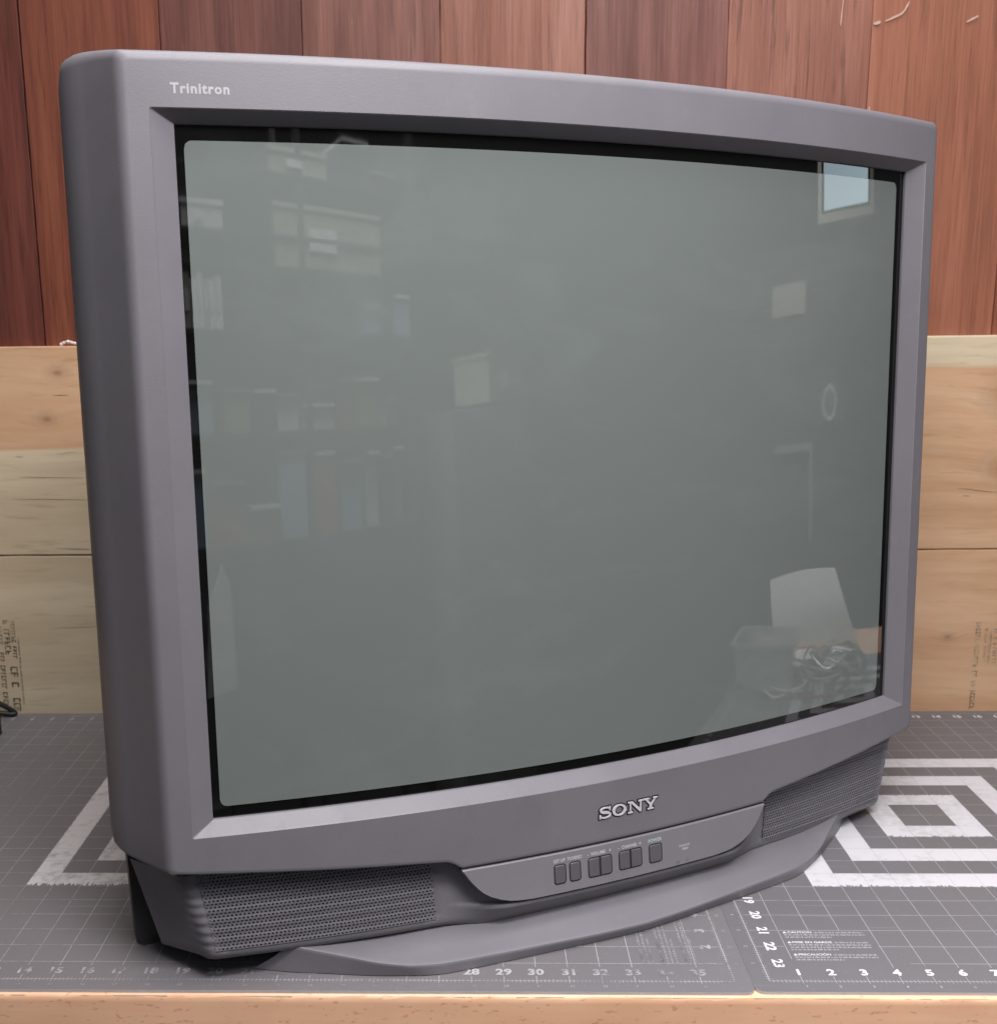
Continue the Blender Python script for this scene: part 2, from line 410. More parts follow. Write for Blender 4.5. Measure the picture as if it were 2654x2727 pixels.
# paint scrapes and nail chips on the boards
def wpt(x, z, dy=.03):
    k = (YR-dy-CY)/(YW-CY); return (CX+(x-CX)*k, YR-dy, CZ+(z-CZ)*k)
M_CHIP = flat('pale_paint', (.50, .34, .27), .6)
def ribbon(pts, wds, dy=.08):
    mb = MB(); P = catmull([(x, 0, z) for x, z in pts], 5); n = len(P); A = []; B = []
    for i, p in enumerate(P):
        t = (P[min(i+1, n-1)]-P[max(i-1, 0)]).normalized(); nn = Vector((-t.z, 0, t.x)); wd = wds*(.35+.65*math.sin(math.pi*(i+.5)/n))*random.uniform(.75, 1.2)
        A.append(wpt(p.x+nn.x*wd, p.z+nn.z*wd, dy)); B.append(wpt(p.x-nn.x*wd, p.z-nn.z*wd, dy))
    mb.grid([A, B]); return mb
for pts, wds in (([(17.55, 32.15), (17.9, 32.3), (18.3, 32.5), (18.55, 32.95)], .055), ([(17.05, 32.05), (17.25, 32.1), (17.35, 32.15)], .07), ([(15.6, 32.0), (15.62, 32.4), (15.66, 33.1)], .03),
                 ([(21.1, 32.05), (21.4, 32.2), (21.6, 32.3)], .05), ([(17.06, 28.35), (17.1, 28.6)], .035)):
    ribbon(pts, wds).build('paint_mark', M_CHIP, wall)

# ------------------------------------------------------------------ setting: two broad planks below the boards
splash = empty('backsplash', (0, YW, -.1)); tag(splash, 'two wide horizontal pine planks standing along the back of the bench', 'planks')
def plank(z0, z1, mat, dy=0.0):
    rnd = random.Random(int(z1*10)); prof = []
    for k in range(61):
        x = -32+66*k/60; j = rnd.uniform(-.02, .02)
        prof.append([(x, YW+.72, z0), (x, YW+.03+dy, z0), (x, YW+dy, z0+.04), (x, YW+dy, z1-.05+j), (x, YW+.04+dy, z1+j), (x, YW+.72, z1)])
    mb = MB(); mb.grid(prof, flip=True); mb.add(prof[0], [(0, 1, 2, 3, 4, 5)]); mb.add(prof[-1], [(5, 4, 3, 2, 1, 0)])
    return mb.build('plank', mat, splash)
plank(8.30, 18.45, pine('pine_upper', 1.3, 13.5, 17.35, [(-20.6, 17.2, 1.0, .55), (-21.3, 15.0, 1.0, .6), (24.3, 15.55, 1.6, 1.3), (24.6, 12.2, 1.6, 1.3)]))
plank(-.1, 8.24, pine('pine_lower', 4.1, None, None, [(22.6, 3.86, .7, .4)]), .03)
# hairline cracks
M_CRACK = flat('crack', (.10, .06, .04), .8)
for (x0, z0, x1, z1, wd) in ((-22.9, 12.17, -19.3, 12.12, .016), (-23.4, 11.10, -19.3, 11.04, .018), (-20.9, 16.15, -20.1, 16.14, .025), (22.4, 11.28, 24.6, 11.02, .022), (22.7, 10.9, 23.1, 10.88, .02), (-21.4, 8.62, -19.2, 8.56, .022),
                             (-22, 4.5, -19, 4.62, .014), (-23.0, 13.2, -22.6, 13.18, .02), (-21, 13.3, -19.9, 13.42, .014)):
    mb = MB(); n = 12; A = []; B = []
    for k in range(n+1):
        t = k/n; x = x0+(x1-x0)*t; z = z0+(z1-z0)*t+random.uniform(-.012, .012); h = wd*(.25+math.sin(math.pi*min(.98, t+.02)))*.5
        yy = YW-.006 if z > 8.3 else YW+.024
        A.append((x, yy, z+h)); B.append((x, yy, z-h))
    mb.grid([A, B], flip=True); mb.build('crack', M_CRACK, splash)
# worn grade stamps, reading upwards
def stamp(x0, x1, z0, z1, seed, lines, frame=False):
    rnd = random.Random(seed); mb = MB(); yy = YW+.018
    def q(a, b, c, d): mb.quad((a, yy, c), (b, yy, c), (b, yy, d), (a, yy, d))
    for (lx, hgt, zt, zb) in lines:
        z = zt
        while z > zb:
            lw = hgt*rnd.uniform(.5, .8)
            if rnd.random() < .12: z -= lw; continue
            kind = rnd.randrange(4)
            q(lx, lx+hgt, z-lw*.25, z)
            if kind in (0, 1): q(lx, lx+hgt*.22, z-lw*.85, z-lw*.26)
            if kind in (1, 2): q(lx+hgt*.4, lx+hgt*.62, z-lw*.8, z-lw*.26)
            if kind in (0, 2, 3): q(lx+hgt*.8, lx+hgt, z-lw*.85, z-lw*.26)
            z -= lw*1.12
    if frame:
        q(x0, x0+.05, z0, z1); q(x0+.06, x1, z1-.05, z1); q(x0+.06, x1, z0, z0+.05)
    return mb.build('grade_stamp', M_STAMP, splash)
stamp(-25.0, -23.6, .3, 5.0, 3, [(-24.05, .22, 4.9, 2.9), (-24.42, .30, 4.95, 3.1), (-24.25, .38, 2.5, .3), (-23.75, .08, 4.0, .5), (-24.75, .25, 4.6, .4)])
stamp(23.9, 25.2, 2.2, 5.0, 9, [(23.95, .24, 4.6, .2), (24.4, .13, 4.3, 2.6), (24.62, .13, 4.2, 2.5), (24.85, .2, 4.4, 2.4)], frame=False)

# ------------------------------------------------------------------ workbench
bench = empty('workbench', (20, 12, -1.9)); tag(bench, 'speckled beech workbench with a chipped front edge under the cutting mats', 'workbench')
prof = []
rnd = random.Random(4)
for k in range(241):
    x = -42+95*k/240; j = rnd.uniform(-.012, .012); c = rnd.random() < .12
    prof.append([(x, YW+.7, -.1), (x, -.60+j*.5, -.1), (x, -.655+j, -.125-(.02 if c else 0)), (x, -.685+j*.6, -.20-(.03 if c else 0)), (x, -.69, -.34), (x, -.69, -1.9), (x, YW+.7, -1.9)])
mb = MB(); mb.grid(prof, flip=True); mb.build('tabletop', M_BEECH, bench, smooth=40)
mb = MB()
for k in range(60):      # worn splinters along the arris, bright edge light put into their pale colour
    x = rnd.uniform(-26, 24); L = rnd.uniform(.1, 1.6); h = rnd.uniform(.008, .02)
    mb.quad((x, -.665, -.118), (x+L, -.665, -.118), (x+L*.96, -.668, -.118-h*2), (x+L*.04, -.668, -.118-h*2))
tag(mb.build('worn_edge_highlight', flat('bare_wood_highlight', (.80, .62, .50), .4), bench), kind='stuff')

# ------------------------------------------------------------------ cutting mats
M_MATEDGE = flat('pale_mat_edge', (.44, .42, .43), .5)
def mat_base(parent, ox, oy, w_, d_, mat, mg=.55):
    x0, x1, y0, y1 = ox-.53, ox+w_+.53, oy-mg-.02, oy+d_+.36
    r = .30; pts = []
    for cx, cy, a0 in ((x1-r, y0+r, -90), (x1-r, y1-r, 0), (x0+r, y1-r, 90), (x0+r, y0+r, 180)):
        for k in range(9):
            a = math.radians(a0+90*k/8); pts.append((cx+r*math.cos(a), cy+r*math.sin(a)))
    n = len(pts); mb = MB()
    mb.add([(x, y, 0) for x, y in pts], [tuple(range(n))])
    e = .003
    cx, cy = (x0+x1)/2, (y0+y1)/2
    sheet_o = mb.build('mat_sheet', mat, parent); mb = MB()
    mb.grid([[(x, y, -.0005) for x, y in pts], [(x+(e if x > cx else -e), y+(e if y > cy else -e), -.02) for x, y in pts], [(x+(e if x > cx else -e), y+(e if y > cy else -e), -.098) for x, y in pts]], close=True, flip=True)
    mb.build('mat_edge', M_MATEDGE, parent)
    return sheet_o
Z1, Z2, Z3 = .003, .006, .009
def line(mb, x0, y0, x1, y1, wd, z):
    dx, dy = x1-x0, y1-y0; L = math.hypot(dx, dy); nx, ny = -dy/L*wd/2, dx/L*wd/2
    mb.quad((x0-nx, y0-ny, z), (x1-nx, y1-ny, z), (x1+nx, y1+ny, z), (x0+nx, y0+ny, z))
def ragged(mb, x0, x1, y0, y1, z, amp, seed, sides='b'):
    """white printed strip, chosen edges scuffed into a ragged outline"""
    r = random.Random(seed); n = max(2, int((x1-x0)/.045)); A = []; B = []; prev = 0
    for k in range(n+1):
        x = x0+(x1-x0)*k/n; prev = prev*.5+r.uniform(-1, 1)*.5
        spike = r.random() < .10
        a = (abs(prev)*amp + (amp*r.uniform(.2, .9) if spike else 0)) if 'b' in sides else 0
        b = (abs(r.uniform(-1, 1))*amp*.5) if 't' in sides else 0
        A.append((x, y0+a, z)); B.append((x, y1-b, z))
    mb.grid([A, B])
def vstrip(mb, x0, x1, y0, y1, z, amp, seed):
    r = random.Random(seed); n = max(2, int((y1-y0)/.06)); A = []; B = []
    for k in range(n+1):
        y = y0+(y1-y0)*k/n
        A.append((x0+abs(r.uniform(-1, 1))*amp, y, z)); B.append((x1-abs(r.uniform(-1, 1))*amp, y, z))
    mb.grid([A, B], flip=True)
def squares(parent, ox, oy, cx, cy, mat, amp, seed):
    for i, (a, b) in enumerate(((6, 5), (4, 3), (2, 1))):
        mb = MB(); X, Y = ox+cx, oy+cy
        ragged(mb, X-a, X+a, Y-a, Y-b, Z1, amp*(1.6 if i in (0, 2) else .35), seed+i, 'b')
        ragged(mb, X-a, X+a, Y+b, Y+a, Z1, amp*(.2 if i != 2 else 1.4), seed+i+40, 't')
        vstrip(mb, X-a, X-b, Y-b, Y+b, Z1, amp*.15, seed+i+80)
        vstrip(mb, X+b, X+a, Y-b, Y+b, Z1, amp*.15, seed+i+120)
        mb.build('printed_square', mat, parent)
def fine_lines(mb, fn, x0, y, width, h, seed):
    """a line of illegible small print, word by word"""
    r = random.Random(seed); x = x0
    while x < x0+width:
        wl = r.uniform(.05, .18)
        if x+wl > x0+width: wl = x0+width-x
        k = max(1, int(wl/.022)); cw = wl/k
        for c in range(k):
            hh = h*r.choice((.55, .6, .62, .85, .9)); a = x+c*cw
            mb.quad(fn(a, y), fn(a+cw*.78, y), fn(a+cw*.78, y+hh), fn(a, y+hh))
        x += wl+.035
def caution(parent, fn, ink, seed):
    mb = MB(); fb = MB()
    for txt, y, first, lines in (('CAUTION', 2.86, 1.25, 2), ('MISE EN GARDE', 2.24, 1.75, 3), ('PRECAUCI\u00d3N', 1.50, 1.45, 2)):
        put_text(mb, txt, lambda x, yy: fn(1.28+x, y+yy), height=.115, bold=.02, align='l', width={'CAUTION': .78, 'MISE EN GARDE': 1.27, 'PRECAUCI\u00d3N': 1.02}[txt])
        # warning triangle
        a, b, c = (1.12, y-.005), (1.25, y-.005), (1.185, y+.12)
        mb.add([fn(*a), fn(*b), fn(*c)], [(0, 1, 2)])
        x0 = 1.28+{'CAUTION': .78, 'MISE EN GARDE': 1.27, 'PRECAUCI\u00d3N': 1.02}[txt]+.08
        fine_lines(fb, fn, x0, y, 3.72-x0, .10, seed+1)
        for k in range(lines):
            wd = 2.6 if k < lines-1 else 1.5
            fine_lines(fb, fn, 1.14, y-.145*(k+1), wd, .10, seed+5+k)
    mb.build('warning_heading', M_INK_N if ink is M_SMALL else M_INK_NL, parent)
    tag(fb.build('warning_small_print', ink, parent), kind='stuff')
def cutting_mat(name, label, ox, oy, sheet, ink, numink, left):
    root = empty(name, (ox+18, oy+12, -.098)); tag(root, label, 'cutting mat', 'cutting mats side by side on the bench')
    mat_base(root, ox, oy, 36, 24, sheet)
    g = MB()
    WD = .019
    for x in range(1, 36):
        xs = ox+x
        y0 = .0 if False else .78
        segs = [(-.12, .27), (y0, 24)]
        if left is False and x in (2, 3): segs = [(-.12, .27), (3.0, 24)]
        if left is False and x == 1: segs = [(-.12, .27), (1.25, 24)]
        if left and x in (34,): segs = [(-.12, .27), (3.2, 24)]
        for a, b in segs: line(g, xs, oy+a, xs, oy+b, WD, Z2)
    for y in range(1, 25):
        x0, x1 = ox, ox+36
        if left is False:
            if y == 2: line(g, x0, oy+y, x0+.95, oy+y, WD, Z2); x0 = ox+3.95
            elif y == 1: x0 = ox+4.6
        line(g, x0, oy+y, x1, oy+y, WD, Z2)
    g.build('grid_lines', ink, root)
    t = MB()
    line(t, ox, oy, ox+36, oy, WD, Z3); line(t, ox, oy, ox, oy+24, WD*1.2, Z3); line(t, ox+36, oy, ox+36, oy+24, WD*1.2, Z3)
    for k in range(36*8+1):
        if k % 8 == 0: continue
        L = .075 if k % 4 else .10
        line(t, ox+k/8, oy-L, ox+k/8, oy+L, .014, Z2)
    for k in range(24*8+1):
        if k % 8 == 0: continue
        L = .075 if k % 4 else .10
        line(t, ox-L, oy+k/8, ox+L, oy+k/8, .014, Z2); line(t, ox+36-L, oy+k/8, ox+36+L, oy+k/8, .014, Z2)
    t.build('ruler_ticks', ink, root)
    def num(txt, fn, h, sx):
        nb = MB(); put_text(nb, txt, fn, height=h, bold=.035, sx=sx); nb.build('ruler_number', numink, root)
    for x in range(1, 36):
        num(str(x), lambda a, b, X=ox+x: (X+a, oy+.34+b, Z3), .33, 1.12)
        num(str(x), lambda a, b, X=ox+x: (X+a, oy+23.40+b, Z3), .30, 1.12)
    for y in range(1, 24):
        # side numbers: left edge counts down from the back, right edge counts up
        num(str(24-y), lambda a, b, Y=oy+y: (ox+.36+b, Y-a, Z3), .33, 1.1)
        num(str(y), lambda a, b, Y=oy+y: (ox+36-.36-b, Y+a, Z3), .33, 1.1)
    sb = MB()
    for x in range(1, 36):
        put_text(sb, str(x), lambda a, b, X=ox+x: (X+.06+a, oy-.34+b, Z3), height=.12, bold=.02)
    for y in range(1, 24):
        put_text(sb, str(y), lambda a, b, Y=oy+y: (ox-.22-b, Y+a, Z3), height=.12, bold=.02)
        put_text(sb, str(24-y), lambda a, b, Y=oy+y: (ox+36+.22+b, Y-a, Z3), height=.12, bold=.02)
    tag(sb.build('margin_numbers', M_SMALL if not left else M_SMALL_L, root), kind='stuff')
    return root
OXL, OXR, OYR = 7.0-36, 8.073, .05
mr = cutting_mat('cutting_mat', 'grey cutting mat with crisp white concentric squares at the right of the television', OXR, OYR, M_MAT_R, M_INK_R, M_INK_N, False)
squares(mr, OXR, OYR, 9, 12, M_WHITE_R, .10, 5); squares(mr, OXR, OYR, 27, 12, M_WHITE_R, .10, 25)
caution(mr, lambda x, y: (OXR+x, OYR+y-.04, Z3), M_SMALL, 11)
ml = cutting_mat('cutting_mat', 'worn grey cutting mat with scuffed white printing under the television', OXL, 0.0, M_MAT_L, M_INK_L, M_INK_NL, True)
squares(ml, OXL, 0, 18, 12, M_WHITE_L, .22, 60)
caution(ml, lambda x, y: (OXL+36.3-y*1.0, -.15+x*1.0, Z3), M_SMALL_L, 31)

# ------------------------------------------------------------------ television
# fitted frame: u right along the front, d outward, h up (inches), then scaled about the camera
TX, TY, TPHI = 3.9137, 1.8069, .4731
TK, TM, TR = .0093, .0540, .0140
LAM = 1.06
GZ = CZ*(1-1/LAM)
cph, sph = math.cos(TPHI), math.sin(TPHI)
def toworld(x, y, z): return (CX+(x-CX)*LAM, CY+(y-CY)*LAM, CZ+(z-CZ)*LAM)
def Yf(u, d, z):       # yaw frame, z straight up (fit inches)
    return toworld(TX+u*cph+d*sph, TY+u*sph-d*cph, z)
def T(u, d, h):        # leaning cabinet frame
    u2 = u*math.cos(TR)+(h-4)*math.sin(TR); h2 = 4+(h-4)*math.cos(TR)-u*math.sin(TR)
    dd = d*math.cos(TM)-(h2-4)*math.sin(TM); h3 = 4+(h2-4)*math.cos(TM)+d*math.sin(TM)
    return Yf(u2, dd, h3)
def D(u): return -TK*u*u
tb = toworld(TX+sph*-6, TY-cph*-6, GZ)
tv = empty('television', tb, TPHI)
tag(tv, 'large grey tube television with curved screen standing on the cutting mats', 'television')

# --- bezel: nested loops from the tube opening outwards
CN = 7
tt = sorted(set([round(-1+2*k/64, 4) for k in range(65)] + [s*x for s in (-1, 1) for x in (.38, .395, .402, .41, .418, .426, .434, .442, .45, .46)]))
tv_ = [-1+2*k/24 for k in range(25)]
HB = [(0, 3.90), (5.66, 3.90), (5.76, 3.97), (5.9, 4.08), (6.1, 4.16), (6.5, 4.20), (9.35, 4.44), (13.9, 4.84), (16, 4.84)]
def hb(u): return interp(abs(u), HB)
def loop(hw, zt, zb, rad, ds, dt, db, kk=TK, bottom=False):
    """ds/dt/db: depth offset of sides, top and bottom relative to the curved face"""
    P = []
    def pt(u, h, off):
        if bottom: h += (hb(u)-4.84)*min(1, max(0, (6.2-h)/(6.2-zb)))
        P.append((u, -kk*u*u+off, h))
    rb = min(rad, .16) if bottom else rad
    iu = hw-rad; it = zt-rad; ib = zb+rb; ju = hw-rb
    for t in tt: pt(t*ju, zb, db)
    for k in range(1, CN):
        a = math.pi/2*k/CN; pt(ju+rb*math.sin(a), ib-rb*math.cos(a), db*math.cos(a)**2+ds*math.sin(a)**2)
    for t in tv_: pt(hw, (ib+it)/2+t*(it-ib)/2, ds)
    for k in range(1, CN):
        a = math.pi/2*k/CN; pt(iu+rad*math.cos(a), it+rad*math.sin(a), ds*math.cos(a)**2+dt*math.sin(a)**2)
    for t in reversed(tt): pt(t*iu, zt, dt)
    for k in range(1, CN):
        a = math.pi/2*k/CN; pt(-iu-rad*math.sin(a), it+rad*math.cos(a), dt*math.cos(a)**2+ds*math.sin(a)**2)
    for t in reversed(tv_): pt(-hw, (ib+it)/2+t*(it-ib)/2, ds)
    for k in range(1, CN):
        a = math.pi/2*k/CN; pt(-ju-rb*math.cos(a), ib-rb*math.sin(a), ds*math.cos(a)**2+db*math.sin(a)**2)
    return P
HW1, ZT1, ZB1 = 13.253, 25.077, 5.871
HW2, ZT2, ZB2 = 12.593, 24.76, 6.235
loops = [
    loop(HW2+.01, ZT2+.01, ZB2-.01, .012, -.95, -.95, -.95, .009),
    loop(HW2, ZT2, ZB2, .012, -.47, -.47, -.47, .009),
    loop(HW2+.012, ZT2+.012, ZB2-.012, .014, -.44, -.44, -.44, .009),
    loop(HW1-.018, ZT1-.018, ZB1+.018, .05, -.03, -.03, -.03),
    loop(HW1+.012, ZT1+.012, ZB1-.012, .06, 0, 0, 0),
    loop(13.45, 25.5, 5.3, .12, 0, 0, 0, bottom=True),
    loop(13.76, 26.18, 4.99, .13, 0, 0, 0, bottom=True),
    loop(13.80, 26.22, 4.96, .14, 0, 0, 0, bottom=True),
    loop(13.87, 26.32, 4.90, .17, -.015, -.02, -.015, bottom=True),
    loop(13.96, 26.40, 4.86, .19, -.08, -.07, -.05, bottom=True),
    loop(14.02, 26.45, 4.85, .21, -.18, -.14, -.16, bottom=True),
    loop(14.06, 26.465, 4.85, .22, -.28, -.20, -.26, bottom=True),
    loop(14.30, 26.59, 4.85, .27, -.80, -.80, -.80, bottom=True),
    loop(14.52, 26.67, 4.86, .31, -1.27, -1.27, -1.27, bottom=True),
    loop(14.58, 26.69, 4.87, .33, -1.38, -1.38, -1.38, bottom=True),
    loop(14.72, 26.72, 4.90, .37, -1.62, -1.62, -1.62, bottom=True),
    loop(14.85, 26.76, 4.95, .42, -1.95, -1.95, -1.95, bottom=True),
    loop(14.92, 26.79, 5.0, .46, -2.35, -2.35, -2.35, bottom=True),
    loop(14.78, 26.75, 5.05, .6, -3.6, -3.6, -3.6, bottom=True),
    loop(14.60, 26.6, 5.1, .7, -4.4, -4.4, -4.4, bottom=True),
]
mb = MB(); mb.grid([[T(*p) for p in L] for L in loops], close=True)
bez = mb.build('bezel', M_CASE, tv, smooth=24)
LN = len(loops[0])
sharp_edges(bez, lambda i, j: (i//LN == j//LN and i//LN in (1, 2, 3, 4)))
# thin moulding seam inside the left and right reveals
# --- tube face and phosphor
def face_grid(hw, z0, z1, off, nu, nh, rad=0.0, kk=.009):
    rows = []
    for j in range(nh+1):
        h = z0+(z1-z0)*j/nh; row = []
        for i in range(nu+1):
            t = -1+2*i/nu; row.append(T(t*hw, -kk*(t*hw)**2+off, h))
        rows.append(row)
    return rows
mb = MB(); mb.grid(face_grid(12.95, 5.95, 25.05, -.545, 48, 24)); tube = mb.build('picture_tube', M_TUBE, tv, smooth=60)
# phosphor area with rounded corners
def rrect(hw, z0, z1, r, n=8):
    P = []
    for cx, cz, a0 in ((hw-r, z0+r, -90), (hw-r, z1-r, 0), (-hw+r, z1-r, 90), (-hw+r, z0+r, 180)):
        for k in range(n+1):
            a = math.radians(a0+90*k/n); P.append((cx+r*math.cos(a), cz+r*math.sin(a)))
    return P
cols_ = [-12.37+24.74*k/56 for k in range(57)]
mb = MB(); R_ = .20; A = []; B = []
UL, UR = -12.37, 12.14
xs = sorted(set([UL+.035*k for k in range(10)]+[UR-.035*k for k in range(10)]+[-12.0+23.7*k/50 for k in range(51)]))
for u in xs:
    e = max(0, (UL+R_)-u, u-(UR-R_)); c = R_-math.sqrt(max(0, R_*R_-e*e))
    A.append([T(u, -.009*u*u-.515, 6.56+c+(24.38-c-6.56-c)*k/20) for k in range(21)])
mb.grid(A, flip=True); mb.build('phosphor_screen', M_SCREEN, tube, smooth=60)

# --- lower housing with speaker recesses
def off_low(u, h):
    a = abs(u)
    rec = smoothstep(4.1, 6.0, a)
    ctr = min(.05, -.46+.62*(h-1.86)/.72) if h < 2.58 else -.12
    return ctr*(1-rec) + (-.62)*rec
def uend(h): return 13.8-(4.7-h)*.28
rows = []
hs = [1.80, 1.86, 1.92, 1.98, 2.06, 2.15] + [2.15+.05*k for k in range(1, 49)]
us = [-1+2*k/150 for k in range(151)]
for h in hs:
    row = []; ue = uend(h); hr = h
    base_drop = -.55*(1-math.sqrt(max(0, 1-((2.12-h)/.36)**2))) if h < 2.12 else 0
    for t in us:
        u = t*ue; a = abs(u)
        e = max(0, a-(ue-.38))/.38
        endb = -.55*(1-math.sqrt(max(0, 1-e*e*.96)))
        rib = .024*math.cos(2*math.pi*(h-2.2)/.297)*smoothstep(ue-.62, ue-.45, a)*(1-smoothstep(ue-.28, ue-.1, a)) if 2.2 < h < 4.5 else 0
        dd = D(u)+off_low(u, h)+base_drop*smoothstep(4.6, 6.2, a)+endb+rib
        if 6.3 < a < ue-.62 and 2.17 < h < 4.6: dd -= .07
        row.append((u, dd, h))
    # returns along the pod sides
    L0 = row[0]; R0 = row[-1]
    pre = [(L0[0]-.72*k/4-.04, L0[1]-1.45*k/4-.06, h-.16*max(0, 1-(h-1.8)/2.6)*k/4) for k in (4, 3, 2, 1)]
    post = [(R0[0]+.5*k/4+.02, R0[1]-1.45*k/4-.06, h-.16*max(0, 1-(h-1.8)/2.6)*k/4) for k in (1, 2, 3, 4)]
    rows.append([T(*p) for p in pre+row+post])
# underside going back
und = [tuple(p) for p in rows[0]]
ctr = Vector(T(0, -7, 3.2))
back = [tuple(Vector(p)*.55+ctr*.45) for p in und]
mb = MB(); mb.grid([back]+rows); mb.build('speaker_housing', M_CASE, tv, smooth=50)

# --- perforated speaker grilles
def grille(sgn):
    mb = MB(); pu, ph = .1165, .099; nr = 24; nc = 57
    hu, hv = pu*.34, ph*.25
    def S(u, h, back=0.0):
        rib = .010*math.cos(2*math.pi*(h-2.2)/.297)
        return T(sgn*u, D(u)-.605+rib-back, h)
    for r in range(nr):
        h = 2.23+r*ph
        ul = 13.06-(4.3-h)*.17-.03; ur = 6.34-(3.76-h)*.07
        n = int(round((ul-ur)/pu)); st = (r % 2)*.5
        step = (ul-ur)/n
        for c in range(n):
            uc = ur+(c+.5)*step; a, b = uc-step/2, uc+step/2
            hc = uc+(.25 if r % 2 else -.25)*step
            O = [(a, h-ph/2), (b, h-ph/2), (b, h+ph/2), (a, h+ph/2)]
            I = [(hc-hu, h-hv), (hc-hu*.35, h-hv*1.15), (hc+hu*.35, h-hv*1.15), (hc+hu, h-hv), (hc+hu, h+hv*.5), (hc+hu*.4, h+hv*1.15), (hc-hu*.4, h+hv*1.15), (hc-hu, h+hv*.5)]
            V = [S(*p) for p in O]+[S(*p) for p in I]+[S(p[0], p[1]-.012, .055) for p in I]
            F = [(0, 1, 7, 6, 5, 4), (1, 2, 8, 7), (2, 3, 11, 10, 9, 8), (3, 0, 4, 11)]
            F += [(4+k, 4+(k+1) % 8, 12+(k+1) % 8, 12+k) for k in range(8)]
            if sgn < 0: pass
            mb.add(V, [f if sgn > 0 else f[::-1] for f in F])
    g = mb.build('speaker_grille', M_CASE, tv)
    bk = MB(); rows = []
    for h in (2.18, 3.4, 4.6):
        rows.append([T(sgn*u, D(u)-.655, h) for u in [6.36+(12.72-6.36)*k/30 for k in range(31)]])
    bk.grid(rows); bk.build('grille_cloth', M_GAP, g)
grille(-1); grille(1)

# --- control panel with its S-shaped ends
SB = [(0, 2.60), (3.4, 2.605), (3.9, 2.635), (4.2, 2.68), (4.5, 2.77), (4.8, 2.91), (5.0, 3.03), (5.2, 3.22), (5.4, 3.46), (5.55, 3.68), (5.67, 3.86)]
def pbot(u): return interp(abs(u), SB)
PT = 3.868
def poff(h): return .035+(PT-h)*.075
us = sorted(set([-3.4+6.8*k/40 for k in range(41)]+[s*(3.4+2.26*k/32) for s in (-1, 1) for k in range(33)]))
rows = []
for j in range(-3, 13):
    row = []
    for u in us:
        b = pbot(u)
        if j < 0: hh, of = b+.0, poff(b)-[0, .05, .3, .9][-j]*1.0 - .02
        elif j == 0: hh, of = b+.025*min(1, (PT-b)/.1), poff(b)
        elif j <= 9: hh, of = b+.025*min(1, (PT-b)/.1)+(PT-.05-b-.025*min(1, (PT-b)/.1))*j/9, None
        else: hh, of = PT-[.02, .0, .0][j-10], None
        if hh > PT: hh = PT
        if of is None: of = poff(hh)-([0, .02, .12][j-10] if j >= 10 else 0)
        row.append(T(u, D(u)+of, hh))
    rows.append(row)
mb = MB(); mb.grid(rows); panel = mb.build('control_panel', M_PANEL, tv, smooth=38)
mb = MB(); mb.grid([[T(u, D(u)-.06, 3.80) for u in us], [T(u, D(u)-.06, 3.98) for u in us]]); mb.build('panel_seam', M_GAP, panel)
# buttons
def button(u0, u1, h0, h1, rl, rr, name='button'):
    def outline(g):
        P = []
        a0, a1, b0, b1 = u0-g, u1+g, h0-g, h1+g
        for cx, cz, s, r in ((a1, b0, -90, rr), (a1, b1, 0, rr), (a0, b1, 90, rl), (a0, b0, 180, rl)):
            r = max(.001, r+g if r > .02 else r); x = cx-r if cx == a1 else cx+r; zz = cz+r if cz == b0 else cz-r
            for k in range(6):
                a = math.radians(s+90*k/5); P.append((x+r*math.cos(a), zz+r*math.sin(a)))
        return P
    mb = MB()
    def ring(g, o): return [T(u, D(u)+poff(h)+o, h) for u, h in outline(g)]
    L = [ring(-.022, -.05), ring(-.022, .012), ring(-.045, .028)]
    mb.grid(L, close=True); mb.add(L[-1], [tuple(range(len(L[-1])))])
    bt = mb.build(name, M_BTN, panel, smooth=35)
    mb = MB(); L = [ring(.014, .004), ring(-.024, .005)]; mb.grid(L, close=True); mb.build('button_gap', M_GAP, bt)
R1 = .09
button(-2.69, -2.29, 2.91, 3.52, R1, R1); button(-2.16, -1.77, 2.91, 3.52, R1, R1)
button(-1.50, -1.085, 2.90, 3.52, R1, .012); button(-1.065, -.65, 2.90, 3.52, .012, R1)
button(-.385, .035, 2.92, 3.52, R1, .012); button(.055, .475, 2.92, 3.52, .012, R1)
button(.755, 1.25, 2.91, 3.51, R1, R1)
def ptxt(mb, s, uc, hc, height, width=None, bold=.02):
    put_text(mb, s, lambda x, y: T(uc+x, D(uc+x)+poff(hc+y)+.006, hc+y), height=height, width=width, bold=bold)
mb = MB()
ptxt(mb, 'SET UP', -2.50, 3.59, .105, .40); ptxt(mb, 'TV/VIDEO', -1.97, 3.59, .105, .52); ptxt(mb, 'VOLUME', -1.13, 3.59, .105, .53)
ptxt(mb, '-', -1.50, 3.59, .105); ptxt(mb, '+', -.70, 3.59, .12); ptxt(mb, 'CHANNEL', .02, 3.59, .105, .58); ptxt(mb, '-', -.38, 3.59, .105); ptxt(mb, '+', .42, 3.59, .12)
ptxt(mb, 'STAND BY', 2.15, 3.20, .075, .44, .016); ptxt(mb, 'TIMER', 2.17, 3.085, .075, .27, .016)
mb.build('button_lettering', M_PALEINK, panel)
mb = MB(); ptxt(mb, 'POWER', .995, 3.585, .115, .52); mb.build('power_lettering', M_GREENINK, panel)
